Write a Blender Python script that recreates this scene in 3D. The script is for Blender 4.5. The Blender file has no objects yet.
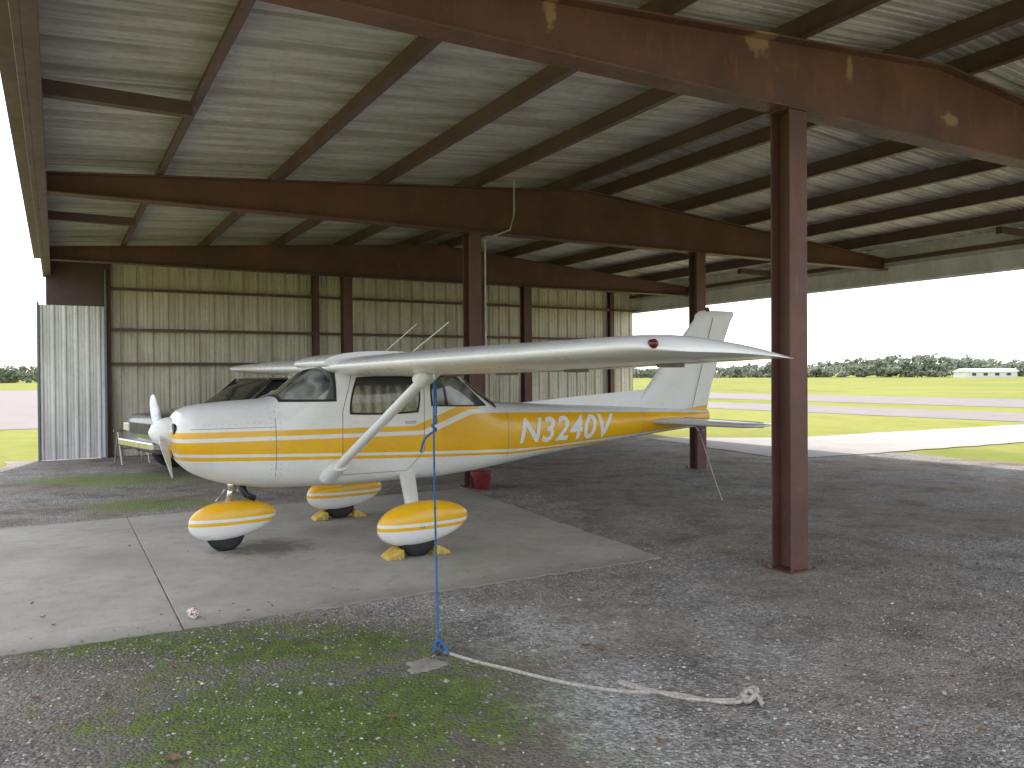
import bpy, bmesh, math, random
import numpy as np
from mathutils import Vector, Matrix
random.seed(4); rng=np.random.default_rng(4)
A=math.radians(29.7); CA,SA=math.cos(A),math.sin(A)
def W(v,u,z=0): return (v*CA-u*SA, v*SA+u*CA, z)
sc=bpy.context.scene
sc.view_settings.view_transform='Standard'; sc.view_settings.look='None'; sc.view_settings.exposure=0

# ------------------------------------------------------------------ materials
class NT:
    def __init__(s,name):
        s.m=bpy.data.materials.new(name); s.m.use_nodes=True
        s.t=s.m.node_tree; s.n=s.t.nodes; s.b=s.n['Principled BSDF']; s.out=s.n['Material Output']
    def add(s,ty,**k):
        n=s.n.new(ty)
        for a,b in k.items(): setattr(n,a,b)
        return n
    def set(s,sock,val):
        if isinstance(val,bpy.types.NodeSocket): s.t.links.new(val,sock)
        else: sock.default_value=val
    def math(s,op,a,b=0.0,c=None,clamp=False):
        n=s.add('ShaderNodeMath',operation=op,use_clamp=clamp)
        s.set(n.inputs[0],a); s.set(n.inputs[1],b)
        if c is not None: s.set(n.inputs[2],c)
        return n.outputs[0]
    def mix(s,f,a,b,bt='MIX'):
        n=s.add('ShaderNodeMix',data_type='RGBA',blend_type=bt)
        s.set(n.inputs[0],f); s.set(n.inputs[6],a); s.set(n.inputs[7],b)
        return n.outputs[2]
    def noise(s,vec,scale,detail=4,rough=.55,dist=0):
        n=s.add('ShaderNodeTexNoise'); s.set(n.inputs['Vector'],vec)
        n.inputs['Scale'].default_value=scale; n.inputs['Detail'].default_value=min(detail,3.5)
        n.inputs['Roughness'].default_value=rough; n.inputs['Distortion'].default_value=0
        return n.outputs['Fac']
    def vor(s,vec,scale,feature='F1'):
        n=s.add('ShaderNodeTexVoronoi',feature=feature); s.set(n.inputs['Vector'],vec)
        n.inputs['Scale'].default_value=scale; return n
    def ramp(s,f,stops,interp='LINEAR'):
        n=s.add('ShaderNodeValToRGB'); s.set(n.inputs[0],f); cr=n.color_ramp; cr.interpolation=interp
        while len(cr.elements)>1: cr.elements.remove(cr.elements[-1])
        cr.elements[0].position=stops[0][0]; cr.elements[0].color=c4(stops[0][1])
        for p,c in stops[1:]:
            e=cr.elements.new(p); e.color=c4(c)
        return n.outputs[0]
    def step(s,f,a,b):
        n=s.add('ShaderNodeMapRange',clamp=True); s.set(n.inputs[0],f)
        n.inputs[1].default_value=a; n.inputs[2].default_value=b
        return n.outputs[0]
    def bump(s,h,strength=.3,dist=.01,prev=None):
        n=s.add('ShaderNodeBump'); n.inputs['Strength'].default_value=strength; n.inputs['Distance'].default_value=dist
        s.set(n.inputs['Height'],h)
        if prev is not None: s.set(n.inputs['Normal'],prev)
        s.t.links.new(n.outputs[0],s.b.inputs['Normal']); return n.outputs[0]
    def obj(s): return s.add('ShaderNodeTexCoord').outputs['Object']
    def pos(s): return s.add('ShaderNodeNewGeometry').outputs['Position']
    def sep(s,v):
        n=s.add('ShaderNodeSeparateXYZ'); s.set(n.inputs[0],v); return n.outputs
    def map(s,v,scale=(1,1,1),loc=(0,0,0)):
        n=s.add('ShaderNodeMapping'); s.set(n.inputs[0],v); n.inputs['Scale'].default_value=scale; n.inputs['Location'].default_value=loc
        return n.outputs[0]
    def P(s,**k):
        for a,b in k.items(): s.set(s.b.inputs[a.replace('_',' ')],b)
        return s
def c4(c):
    if isinstance(c,(int,float)): c=(c,c,c)
    return (c[0],c[1],c[2],1.0)
def simple(name,col,rough=.5,metal=0,var=.25,scale=8,bump=0,coat=0):
    t=NT(name); o=t.obj(); n=t.noise(o,scale,3)
    d=tuple(x*(1-var) for x in col); l=tuple(min(1,x*(1+var*.6)) for x in col)
    t.P(Base_Color=t.ramp(n,[(.3,d),(.7,l)]),Metallic=metal)
    r=t.math('MULTIPLY_ADD',n,.25,rough-.12); t.P(Roughness=r)
    if coat: t.b.inputs['Coat Weight'].default_value=coat; t.b.inputs['Coat Roughness'].default_value=.08
    if bump: t.bump(t.noise(o,scale*6,3),bump,.01)
    return t.m

def steel(name,base,dark,rust,amount=.62,spots=None):
    t=NT(name); o=t.obj()
    n1=t.noise(o,1.3,4,.65); n2=t.noise(t.map(o,(9,9,1.6)),1.0,4,.7); n3=t.noise(o,14,3,.6)
    col=t.ramp(n1,[(.3,dark),(.65,base)])
    col=t.mix(t.step(n2,amount,amount+.14),col,c4(rust))
    col=t.mix(t.math('MULTIPLY',t.step(n3,.62,.75),.3),col,c4((.28,.17,.11)))
    if spots:
        x,y,z=t.sep(o)
        for cx,cz,rx,rz in spots:
            a1=t.math('DIVIDE',t.math('SUBTRACT',x,cx),rx); b1=t.math('DIVIDE',t.math('SUBTRACT',z,cz),rz)
            d=t.math('SQRT',t.math('ADD',t.math('MULTIPLY',a1,a1),t.math('MULTIPLY',b1,b1)))
            d=t.math('ADD',d,t.math('MULTIPLY',t.math('SUBTRACT',n3,.5),2.2))
            col=t.mix(t.math('MULTIPLY',t.math('SUBTRACT',1,t.step(d,.6,1.1)),.6),col,c4((.46,.30,.20)))
    t.P(Base_Color=col,Roughness=t.math('MULTIPLY_ADD',n3,.4,.36)); t.b.inputs['Specular IOR Level'].default_value=.4
    return t.m
M_steel=steel('primer_steel',(.165,.078,.060),(.098,.050,.042),(.20,.095,.055))
M_steel_n=steel('primer_steel_weathered',(.175,.082,.060),(.098,.050,.041),(.21,.10,.055),.58,[(4.85,4.25,.16,.13),(5.95,4.20,.05,.13),(2.9,4.1,.05,.2),(7.4,4.0,.12,.07)])
M_purlin=steel('primer_purlin',(.15,.095,.084),(.095,.062,.058),(.19,.10,.065),.62)
M_eave=steel('eave_steel',(.115,.068,.074),(.075,.047,.052),(.13,.075,.06),.7)

def sheet_mat(name,c1,c2,stain,rough=.45,metal=.0,stre=(1,1,1),k=.35):
    t=NT(name); o=t.obj()
    n1=t.noise(t.map(o,stre),1.2,4,.65); n2=t.noise(o,11,3,.6)
    col=t.ramp(n1,[(.3,c1),(.7,c2)])
    col=t.mix(t.math('MULTIPLY',t.step(n1,.54,.38),k),col,c4(stain))
    col=t.mix(t.math('MULTIPLY',t.step(n2,.50,.75),.4),col,c4(stain))
    t.P(Base_Color=col,Metallic=metal,Roughness=t.math('MULTIPLY_ADD',n2,.3,rough-.15))
    return t.m
M_roof=sheet_mat('galvanised_roof_sheet',(.47,.445,.45),(.65,.625,.635),(.31,.265,.245),.5,.1,(.4,4,1),.55)
M_wall=sheet_mat('cream_wall_sheet',(.60,.56,.47),(.72,.68,.59),(.44,.39,.31),.5,0,(4,4,.5),.5)
M_white_sheet=sheet_mat('white_wall_sheet',(.66,.67,.69),(.78,.78,.79),(.5,.47,.42),.5,0,(4,4,.6))
M_fascia=sheet_mat('fascia_sheet',(.70,.71,.75),(.82,.82,.85),(.56,.54,.53),.5,0,(1,3,1))

def gravel():
    t=NT('gravel'); p=t.pos()
    v1=t.vor(p,55); v2=t.vor(p,120); n=t.noise(p,.55,3.5,.62); nf=t.noise(p,9,4,.7); nb=t.noise(p,1.7,4,.68)
    tone=t.sep(v1.outputs['Color'])[0]; tone2=t.sep(v2.outputs['Color'])[1]
    c=t.ramp(tone,[(0,(.11,.103,.097)),(.55,(.27,.255,.238)),(.87,(.42,.40,.38)),(1,(.68,.66,.63))])
    c2=t.ramp(tone2,[(0,(.13,.12,.11)),(1,(.46,.43,.40))])
    c=t.mix(.42,c,c2)
    dirt=t.ramp(nf,[(.3,(.17,.137,.108)),(.7,(.34,.285,.235))])
    c=t.mix(t.math('MULTIPLY',t.step(n,.44,.56),.72),c,dirt)
    c=t.mix(1,c,t.ramp(nb,[(.32,.66),(.5,1.05),(.7,1.25)]),'MULTIPLY')
    x,y,z=t.sep(p)
    def blob(cx,cy,rx,ry):
        a=t.math('DIVIDE',t.math('SUBTRACT',x,cx),rx); b=t.math('DIVIDE',t.math('SUBTRACT',y,cy),ry)
        d=t.math('SQRT',t.math('ADD',t.math('MULTIPLY',a,a),t.math('MULTIPLY',b,b)))
        return t.math('SUBTRACT',1,d)
    rough=t.math('MULTIPLY',t.math('SUBTRACT',nf,.5),2.2); nbc=t.math('SUBTRACT',nb,.5)
    def thr(m,k=1.9,lo=.0,hi=.35):
        s=t.math('ADD',m,t.math('MULTIPLY',nbc,k)); s=t.math('ADD',s,rough); return t.step(s,lo,hi)
    moss=t.ramp(nf,[(.25,(.05,.078,.018)),(.55,(.115,.165,.030)),(.8,(.20,.26,.06))])
    b1=t.math('MAXIMUM',blob(-.85,3.75,1.25,1.05),blob(-1.5,4.75,1.5,.45))
    m=thr(b1,2.4,.05,.6)
    soil=thr(b1,1.1,-.45,.1)
    c=t.mix(t.math('MULTIPLY',soil,.6),c,t.ramp(nf,[(.3,(.08,.07,.053)),(.7,(.19,.17,.135))]))
    c=t.mix(t.math('MULTIPLY',m,.88),c,moss)
    m2=thr(t.math('MAXIMUM',blob(-6.3,12.6,1.6,.9),blob(-4.6,10.1,.9,.6)),1.2)
    c=t.mix(t.math('MULTIPLY',m2,.7),c,c4((.19,.25,.05)))
    wh=thr(t.math('MAXIMUM',blob(.15,5.0,.75,.6),blob(.5,3.9,.5,.9)),1.6,.1,.9)
    c=t.mix(t.math('MULTIPLY',wh,.55),c,t.ramp(tone,[(0,(.24,.24,.24)),(1,(.70,.70,.69))]))
    t.P(Base_Color=c,Roughness=.95); t.b.inputs['Specular IOR Level'].default_value=.2
    h=t.math('MULTIPLY',v1.outputs['Distance'],-1)
    t.bump(h,1.0,.016)
    return t.m
M_gravel=gravel()
def concrete(name,a,b,stain=(.22,.19,.16),oil=None):
    t=NT(name); p=t.pos(); n1=t.noise(p,.8,4,.65); n2=t.noise(p,7,4,.7); n3=t.noise(p,60,3,.6)
    c=t.ramp(n1,[(.3,a),(.7,b)])
    c=t.mix(t.math('MULTIPLY',t.step(n2,.48,.72),.45),c,c4(stain))
    c=t.mix(t.math('MULTIPLY',t.step(n3,.56,.68),.35),c,c4(tuple(k*.5 for k in a)))
    if oil:
        x,y,z=t.sep(p)
        for (cx,cy,r,s) in oil:
            a1=t.math('SUBTRACT',x,cx); b1=t.math('SUBTRACT',y,cy)
            d=t.math('SQRT',t.math('ADD',t.math('MULTIPLY',a1,a1),t.math('MULTIPLY',b1,b1)))
            d=t.math('ADD',t.math('DIVIDE',d,r),t.math('MULTIPLY',t.math('SUBTRACT',n2,.5),2.2))
            c=t.mix(t.math('MULTIPLY',t.math('SUBTRACT',1,t.step(d,.4,1.2)),s),c,c4((.06,.05,.045)))
        u=t.math('ADD',t.math('MULTIPLY',x,-SA),t.math('MULTIPLY',y,CA))
        e=t.math('ADD',t.math('SUBTRACT',u,5.40),t.math('MULTIPLY',t.math('SUBTRACT',n2,.5),.9))
        c=t.mix(t.math('MULTIPLY',t.math('SUBTRACT',1,t.step(e,-.05,.28)),.6),c,c4((.17,.15,.12)))
        t.bump(n3,.25,.004)
    t.P(Base_Color=c,Roughness=.85); return t.m
M_pad=concrete('concrete_pad',(.31,.29,.255),(.46,.435,.39),(.245,.215,.175),oil=[(-2.3,7.45,.42,.7),(-1.9,8.3,.35,.3),(-1.0,7.3,.3,.3),(-3.4,7.0,.5,.2),(-1.2,8.8,.5,.2)])
M_apron=concrete('concrete_apron',(.30,.28,.265),(.38,.355,.335),(.26,.235,.215))
M_tar=concrete('tarmac',(.180,.155,.148),(.225,.195,.188),(.155,.135,.13))
def grass():
    t=NT('grass'); p=t.pos(); n=t.noise(p,.035,4,.6); n2=t.noise(p,1.5,4,.7); n3=t.noise(t.map(p,(1,.35,1)),.25,4,.7)
    c=t.ramp(n,[(.35,(.16,.20,.035)),(.6,(.25,.255,.06))])
    c=t.mix(t.step(n2,.4,.75),c,c4((.29,.265,.08))); c=t.mix(t.math('MULTIPLY',t.step(n3,.5,.62),.5),c,c4((.14,.18,.03)))
    t.P(Base_Color=c,Roughness=1); t.b.inputs['Specular IOR Level'].default_value=.1; return t.m
M_grass=grass()

def fcurve(t,x,pts):
    n=t.add('ShaderNodeFloatCurve'); t.set(n.inputs['Value'],t.math('DIVIDE',x,8.0))
    cu=n.mapping.curves[0]
    P=[(a/8.0,b/2.0) for a,b in pts]
    cu.points[0].location=P[0]; cu.points[1].location=P[-1]
    for q in P[1:-1]: cu.points.new(*q)
    for q in cu.points: q.handle_type='VECTOR'
    n.mapping.use_clip=False; n.mapping.update()
    return t.math('MULTIPLY',n.outputs[0],2.0)
def livery(name,bands,rough=.28):
    t=NT(name); o=t.obj(); x,y,z=t.sep(o); mask=None
    for lo,hi in bands:
        a=t.math('GREATER_THAN',z,fcurve(t,x,lo)); b=t.math('LESS_THAN',z,fcurve(t,x,hi))
        m=t.math('MULTIPLY',a,b); mask=m if mask is None else t.math('MAXIMUM',mask,m)
    n=t.noise(o,2.2,4,.6); n2=t.noise(t.map(o,(1,1,5)),5,4,.65)
    w=t.ramp(n,[(.3,(.76,.76,.75)),(.7,(.84,.84,.84))])
    yl=t.ramp(n,[(.3,(.80,.42,.004)),(.7,(.88,.50,.006))])
    c=t.mix(mask,w,yl) if mask is not None else w
    c=t.mix(t.math('MULTIPLY',t.step(n2,.55,.8),.22),c,c4((.42,.37,.30)))
    t.P(Base_Color=c,Roughness=t.math('MULTIPLY_ADD',n2,.25,rough-.1)); t.b.inputs['Coat Weight'].default_value=.3
    t.b.inputs['Coat Roughness'].default_value=.12
    return t.m
bA=([(0,1.050),(3.10,1.045),(3.62,1.235),(3.76,1.235),(3.765,1.9),(8,1.9)],[(0,1.105),(3.02,1.095),(3.50,1.275),(3.76,1.275),(8,1.30)])
bB=([(0,.915),(1.0,.915),(4.2,.80),(4.6,.80),(5.6,.85),(6.4,.90),(7.15,.945),(8,.99)],[(0,1.02),(3.15,1.005),(3.68,1.195),(4.5,1.175),(5.6,1.145),(6.4,1.12),(7.2,1.09),(8,1.09)])
bC=([(0,.855),(1.0,.855),(4.2,.745),(5.6,.80),(5.62,1.9),(8,1.9)],[(0,.888),(1.0,.888),(4.2,.772),(5.6,.82),(8,.82)])
M_liv=livery('painted_fuselage',[bA,bB,bC])
M_wing=livery('painted_wing_white',[])
M_pant=livery('painted_wheel_fairing',[([(0,.290),(8,.290)],[(0,1),(8,1)]),([(0,.232),(8,.232)],[(0,.262),(8,.262)])])
M_fin=livery('painted_fin',[([(0,.9),(8,.9)],[(0,1.02),(6.2,1.06),(6.6,1.115),(7.4,1.20),(8,1.3)])])
M_white=simple('white_lettering',(.82,.82,.80),.35,0,.04)
M_glass=NT('dark_window').P(Base_Color=(.030,.033,.035,1),Roughness=.05); M_glass.b.inputs['Specular IOR Level'].default_value=.9; M_glass=M_glass.m
def shade_mat():
    t=NT('window_with_sunshade'); o=t.obj(); n=t.noise(t.map(o,(2.2,1.2,3)),1.3,2)
    c=t.ramp(n,[(.40,(.035,.04,.042)),(.52,(.12,.125,.125)),(.62,(.28,.285,.28)),(.72,(.10,.105,.10))])
    t.P(Base_Color=c,Roughness=.10); t.b.inputs['Coat Weight'].default_value=1; t.b.inputs['Coat Roughness'].default_value=.03
    return t.m
M_shade=shade_mat()
def curtain():
    t=NT('curtained_window'); o=t.obj(); x,y,z=t.sep(o); w=t.math('SINE',t.math('MULTIPLY',x,60)); n=t.noise(t.map(o,(1,1,.5)),16,3)
    f=t.math('MULTIPLY_ADD',w,.10,n)
    c=t.ramp(f,[(.35,(.04,.045,.038)),(.5,(.14,.14,.10)),(.62,(.27,.26,.21)),(.75,(.24,.18,.05))])
    top=t.step(z,1.47,1.50); c=t.mix(top,c,c4((.03,.033,.033)))
    t.P(Base_Color=c,Roughness=.25); t.b.inputs['Coat Weight'].default_value=1; t.b.inputs['Coat Roughness'].default_value=.03
    return t.m
M_curt=curtain()
M_rub=simple('black_rubber',(.022,.022,.022),.7,0,.3,20)
M_seam=simple('panel_seam',(.25,.23,.21),.6)
M_chrome=simple('chrome',(.65,.65,.66),.22,1,.1)
M_alu=simple('bare_aluminium',(.5,.5,.5),.4,.8,.15)
M_black=simple('black_plastic',(.02,.02,.022),.4)
M_chock=simple('yellow_chock_paint',(.60,.42,.07),.7,0,.35,15)
M_red=simple('red_plastic',(.22,.022,.028),.45,0,.3)
M_blue=simple('blue_rope',(.04,.15,.36),.8,0,.4,60,.5)
M_rope=simple('dirty_white_rope',(.52,.48,.42),.9,0,.35,60,.6)
M_redl=simple('red_lens',(.12,.012,.012),.2)
M_silver=simple('car_paint',(.10,.10,.102),.3,.2,.12,3,0,.8)
M_hub=simple('wheel_rim',(.35,.35,.36),.35,.7)
M_lamp=simple('headlamp_lens',(.66,.66,.64),.12,.2,.1,30,0,1)
M_amber=simple('amber_lens',(.5,.18,.02),.2)
M_grey=simple('grey_conduit',(.5,.5,.5),.5)
M_stone=NT('loose_stone')
at=M_stone.add('ShaderNodeAttribute',attribute_name='tone')
M_stone.P(Base_Color=M_stone.ramp(at.outputs['Fac'],[(0,(.10,.093,.086)),(.6,(.27,.255,.235)),(.88,(.40,.38,.36)),(1,(.62,.60,.57))]),Roughness=.9); M_stone=M_stone.m
def foliage():
    t=NT('foliage'); p=t.pos(); n=t.noise(p,.03,3,.6); n2=t.noise(p,.35,2)
    c=t.ramp(n,[(.3,(.19,.22,.165)),(.7,(.26,.285,.205))]); c=t.mix(t.math('MULTIPLY',n2,.35),c,c4((.15,.18,.14)))  # leaf colours paled towards grey, painting in the distance haze
    t.P(Base_Color=c,Roughness=1); t.b.inputs['Specular IOR Level'].default_value=0; return t.m
M_fol=foliage()
M_moss=simple('moss_blades',(.13,.18,.04),.9,0,.5,3)

# ------------------------------------------------------------------ geometry helpers
def link(o,parent=None):
    sc.collection.objects.link(o)
    if parent: o.parent=parent
    return o
def empty(name,loc=(0,0,0),rz=0):
    e=bpy.data.objects.new(name,None); e.empty_display_size=.3; sc.collection.objects.link(e); e.location=loc; e.rotation_euler=(0,0,rz); return e
def mesh(name,vs,fs,mat,parent=None,smooth=False,bevel=0):
    me=bpy.data.meshes.new(name); me.from_pydata([tuple(v) for v in vs],[],[tuple(f) for f in fs]); me.update()
    if mat: me.materials.append(mat)
    bm=bmesh.new(); bm.from_mesh(me); bmesh.ops.recalc_face_normals(bm,faces=bm.faces); bm.to_mesh(me); bm.free()
    if smooth:
        for p in me.polygons: p.use_smooth=True
    o=bpy.data.objects.new(name,me); link(o,parent)
    if bevel:
        m=o.modifiers.new('b','BEVEL'); m.width=bevel; m.segments=2; m.limit_method='ANGLE'
    return o
class Acc:
    def __init__(s): s.v=[]; s.f=[]
    def box(s,x0,x1,y0,y1,z0,z1):
        b=len(s.v); s.v+=[(x0,y0,z0),(x1,y0,z0),(x1,y1,z0),(x0,y1,z0),(x0,y0,z1),(x1,y0,z1),(x1,y1,z1),(x0,y1,z1)]
        s.f+=[[b+i for i in q] for q in ((0,3,2,1),(4,5,6,7),(0,1,5,4),(1,2,6,5),(2,3,7,6),(3,0,4,7))]; return s
    def rings(s,R,cap=True,closed=True):
        b=len(s.v); n=len(R[0])
        for r in R: s.v+=[tuple(p) for p in r]
        for i in range(len(R)-1):
            for j in range(n if closed else n-1):
                k=(j+1)%n; s.f.append([b+i*n+j,b+i*n+k,b+(i+1)*n+k,b+(i+1)*n+j])
        if cap and closed:
            s.f.append([b+j for j in range(n)][::-1]); s.f.append([b+(len(R)-1)*n+j for j in range(n)])
        return s
    def tube(s,pts,r,n=10):
        R=[]; pts=[Vector(p) for p in pts]
        for i,p in enumerate(pts):
            d=(pts[min(i+1,len(pts)-1)]-pts[max(i-1,0)]).normalized(); a=d.orthogonal() if abs(d.z)>.9 else d.cross(Vector((0,0,1)))
            a.normalize(); b=d.cross(a); rr=r[i] if isinstance(r,(list,tuple)) else r
            R.append([p+a*math.cos(t)*rr+b*math.sin(t)*rr for t in [2*math.pi*k/n for k in range(n)]])
        return s.rings(R)
    def cyl(s,c,axis,r,h,n=24):
        c=Vector(c); ax=Vector(axis).normalized(); return s.tube([c-ax*h/2,c+ax*h/2],r,n)
    def lathe(s,c,axis,prof,n=28):
        c=Vector(c); ax=Vector(axis).normalized(); a=ax.orthogonal().normalized(); b=ax.cross(a)
        return s.rings([[c+ax*h+(a*math.cos(t)+b*math.sin(t))*r for t in [2*math.pi*k/n for k in range(n)]] for h,r in prof])
    def make(s,name,mat,parent=None,smooth=False,bevel=0): 
        return mesh(name,s.v,s.f,mat,parent,smooth,bevel)
def autosmooth(o,ang=35):
    me=o.data; bm=bmesh.new(); bm.from_mesh(me)
    for f in bm.faces: f.smooth=True
    for e in bm.edges:
        if len(e.link_faces)==2 and e.calc_face_angle(0)>math.radians(ang): e.smooth=False
    bm.to_mesh(me); bm.free(); return o
def rope(name,pts,r,mat,parent=None):
    cu=bpy.data.curves.new(name,'CURVE'); cu.dimensions='3D'; cu.bevel_depth=r; cu.bevel_resolution=3
    sp=cu.splines.new('NURBS'); sp.points.add(len(pts)-1)
    for q,p in zip(sp.points,pts): q.co=(*p,1)
    sp.use_endpoint_u=True; sp.order_u=3; sp.resolution_u=8
    cu.materials.append(mat); o=bpy.data.objects.new(name,cu); return link(o,parent)
def G(X,Y,z=0):
    d=1.6*800/(Y-376); return ((X-512)/800*d,d,z)

# ------------------------------------------------------------------ ground
S=2500
mesh('ground',[(-S,-S,0),(S,-S,0),(S,S,0),(-S,S,0)],[(0,1,2,3)],M_grass)
def sheet(name,poly,z,mat,rough=.0,step=.4):
    pts=[]
    for i in range(len(poly)):
        a=poly[i]; b=poly[(i+1)%len(poly)]; L=math.dist(a,b); n=max(1,min(60,int(L/step))) if rough else 1
        for k in range(n):
            t=k/n; j=(random.uniform(-rough,rough),random.uniform(-rough,rough)) if k else (0,0)
            pts.append(W(a[0]+(b[0]-a[0])*t+j[0],a[1]+(b[1]-a[1])*t+j[1],z))
    return mesh(name,pts,[list(range(len(pts)))],mat)
sheet('gravel_floor',[(-1.0,-8),(14.7,-8),(14.6,10.1),(13.2,18.1),(-.9,18.4)],.006,M_gravel,.12)
sheet('tarmac_apron',[(-120,30),(10,30),(10,135),(-120,135)],.012,M_tar,.1,4)
sheet('concrete_taxi_lane',[(11.8,10.4),(27,9.6),(27,13.4),(15.8,13.9),(13.0,16)],.016,M_apron,.06)
sheet('taxiway',[(27,-60),(33,-60),(33,300),(27,300)],.012,M_tar,.1,5)
sheet('runway',[(38,-80),(50,-80),(50,600),(38,600)],.012,M_tar,.1,8)
pad=empty('concrete_pad')
a=Acc()
def slab(poly,z1):
    b=len(a.v); n=len(poly); a.v+=[W(p[0],p[1],-.02) for p in poly]+[W(p[0],p[1],z1) for p in poly]
    a.f.append([b+n+i for i in range(n)])
    for i in range(n): a.f.append([b+i,b+(i+1)%n,b+n+(i+1)%n,b+n+i])
def wob(p,q,n,amp):
    return [(p[0]+(q[0]-p[0])*k/n+(random.uniform(-amp,amp) if k else 0),p[1]+(q[1]-p[1])*k/n+(random.uniform(-amp,amp) if k else 0)) for k in range(n)]
slab(wob((.69,5.42),(4.55,5.38),50,.025)+wob((4.55,5.38),(5.0,10.15),40,.025)+[(5.0,10.15),(.70,10.1)],.018)
slab(wob((-3.2,5.46),(.68,5.42),36,.025)+[(.68,5.42),(.69,10.1),(-3.2,10.0)],.015)
a.make('slab',M_pad,pad,bevel=.004)

vs=[];fs=[];tone=[]
N=34000; cnt=0
while cnt<N:
    y=1.6+6.5*random.random()**1.6; x=random.uniform(-.72,.72)*y*1.05
    v=x*CA+y*SA; u=-x*SA+y*CA
    dens=.5+.5*math.sin(x*1.7+2*math.sin(y*1.3))*math.sin(y*2.1+x*.7)
    if random.random()>.25+.9*dens: continue
    inpad= v<4.62 and 5.40<u<10.2
    if inpad and random.random()>(.10 if u<5.6 else (.03 if u<5.9 else .004)): continue
    mx=((x+.8)/1.3)**2+((y-3.9)/1.0)**2
    if mx<1 and random.random()<.65: continue
    r=random.uniform(.003,.009)*(1.9 if random.random()<.07 else 1); b=len(vs)
    for d in ((1,0,0),(-1,0,0),(0,1,0),(0,-1,0),(0,0,1),(0,0,-1)):
        vs.append((x+(d[0]+random.uniform(-.4,.4))*r,y+(d[1]+random.uniform(-.4,.4))*r,(.021 if inpad else .008)+(d[2]*.6+random.uniform(-.2,.2))*r))
    for q in ((0,2,4),(2,1,4),(1,3,4),(3,0,4),(2,0,5),(1,2,5),(3,1,5),(0,3,5)): fs.append([b+i for i in q])
    tone+= [random.random()**1.2]*6; cnt+=1
me=bpy.data.meshes.new('loose_gravel'); me.from_pydata(vs,[],fs); me.materials.append(M_stone)
at=me.attributes.new('tone','FLOAT','POINT'); at.data.foreach_set('value',tone); link(bpy.data.objects.new('loose_gravel',me))
vs=[];fs=[]
for i in range(12000):
    cx,cy=random.choice([(-.75,3.85),(-.75,3.85),(-1.7,4.6),(-1.2,4.8),(-.3,3.3)]); x=random.gauss(cx,.45); y=random.gauss(cy,.33)
    v=x*CA+y*SA; u=-x*SA+y*CA
    if u>5.38 and v<4.6: continue
    if math.sin(x*9+1)*math.sin(y*11)+random.uniform(-.6,.6)<-.1: continue
    h=random.uniform(.006,.024); an=random.uniform(0,6.28); w=.0025; b=len(vs); lx=random.uniform(-.012,.012); ly=random.uniform(-.012,.012)
    vs+=[(x-w*math.cos(an),y-w*math.sin(an),.005),(x+w*math.cos(an),y+w*math.sin(an),.005),(x+lx,y+ly,h)]; fs.append((b,b+1,b+2))
mesh('moss',vs,fs,M_moss)

# ------------------------------------------------------------------ hangar
H=empty('open_aircraft_hangar',(0,0,0),A)
V0,V1,VR=-.15,14.45,7.2; ZE,ZR,ZB=3.88,4.46,3.66
U0,U1=.9,18.35
def ztop(v): return ZE+(ZR-ZE)*(1-abs(v-VR)/7.3)
frames=[4.55,10.25,15.95]; rows=[5.2,9.48]
def rafter(name,u,zb=ZB,mat=None):
    a=Acc(); st=[V0,3.5,VR,11,V1]
    def ring(v,y0,y1,z0,z1): return [(v,y0,z0),(v,y1,z0),(v,y1,z1),(v,y0,z1)]
    a.rings([ring(v,u-.10,u+.10,ztop(v)-.018,ztop(v)) for v in st])
    a.rings([ring(v,u-.10,u+.10,zb,zb+.018) for v in st])
    a.rings([ring(v,u-.006,u+.006,zb+.017,ztop(v)-.017) for v in st])
    for v in rows:
        for dv in (-.1,.1): a.box(v+dv-.006,v+dv+.006,u+.006,u+.085,zb+.017,ztop(v)-.03)
    for v in (1.12,2.52,3.9,5.3,6.8,7.6,9.1,10.5,11.9,13.3):
        for dx in (-.05,.05): a.cyl((v+dx,u-.06,ztop(v)-.022),(0,0,1),.011,.012,6)
    return a.make(name,mat or M_steel,H,bevel=.003)
for i,u in enumerate(frames): rafter('rafter_%d'%i,u,3.73 if i==0 else ZB,M_steel_n if i==0 else None)
def column(name,v,u,z1=ZB,w=.10):
    a=Acc(); f=.012
    a.box(v-w,v+w,u-w,u-w+f,.02,z1-.012); a.box(v-w,v+w,u+w-f,u+w,.02,z1-.012); a.box(v-.005,v+.005,u-w+f,u+w-f,.02,z1-.012)
    a.box(v-w-.05,v+w+.05,u-w-.05,u+w+.05,0.0,.02); a.box(v-w-.03,v+w+.03,u-w-.02,u+w+.02,z1-.012,z1-.001)
    for dx in (-1,1):
        for dy in (-1,1): a.cyl((v+dx*(w+.03),u+dy*(w+.03),.03),(0,0,1),.012,.03,6)
    return a.make(name,M_steel,H,bevel=.002)
k=0
for u in frames:
    for v in rows: column('column_%d'%k,v,u,3.73 if u<5 else ZB); k+=1
a=Acc()
for u in frames[:2]:
    for v in rows: a.cyl((v,u,.0),(0,0,1),.21,.018,20)
a.make('footings',M_pad,H)
for v in rows+[13.6,.92]: column('end_column_%d'%k,v,18.2,ztop(v)-.02,.07); k+=1
a=Acc()
pv=[1.12,2.52,3.9,5.3,6.8,7.6,9.1,10.5,11.9,13.3]
for v in pv:
    z=ztop(v)+.002
    a.box(v-.004,v+.004,U0,U1,z,z+.20); a.box(v-.004-.065,v-.004,U0,U1,z+.0,z+.008); a.box(v+.004,v+.069,U0,U1,z+.19,z+.198)
a.make('purlins',M_purlin,H)
a=Acc()
for u in (7.4,13.1,1.7):
    a.box(V0+.05,1.05,u-.05,u+.05,3.86,3.98); a.box(13.37,V1-.05,u-.05,u+.05,3.86,3.98)
a.make('eave_struts',M_purlin,H)
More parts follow.
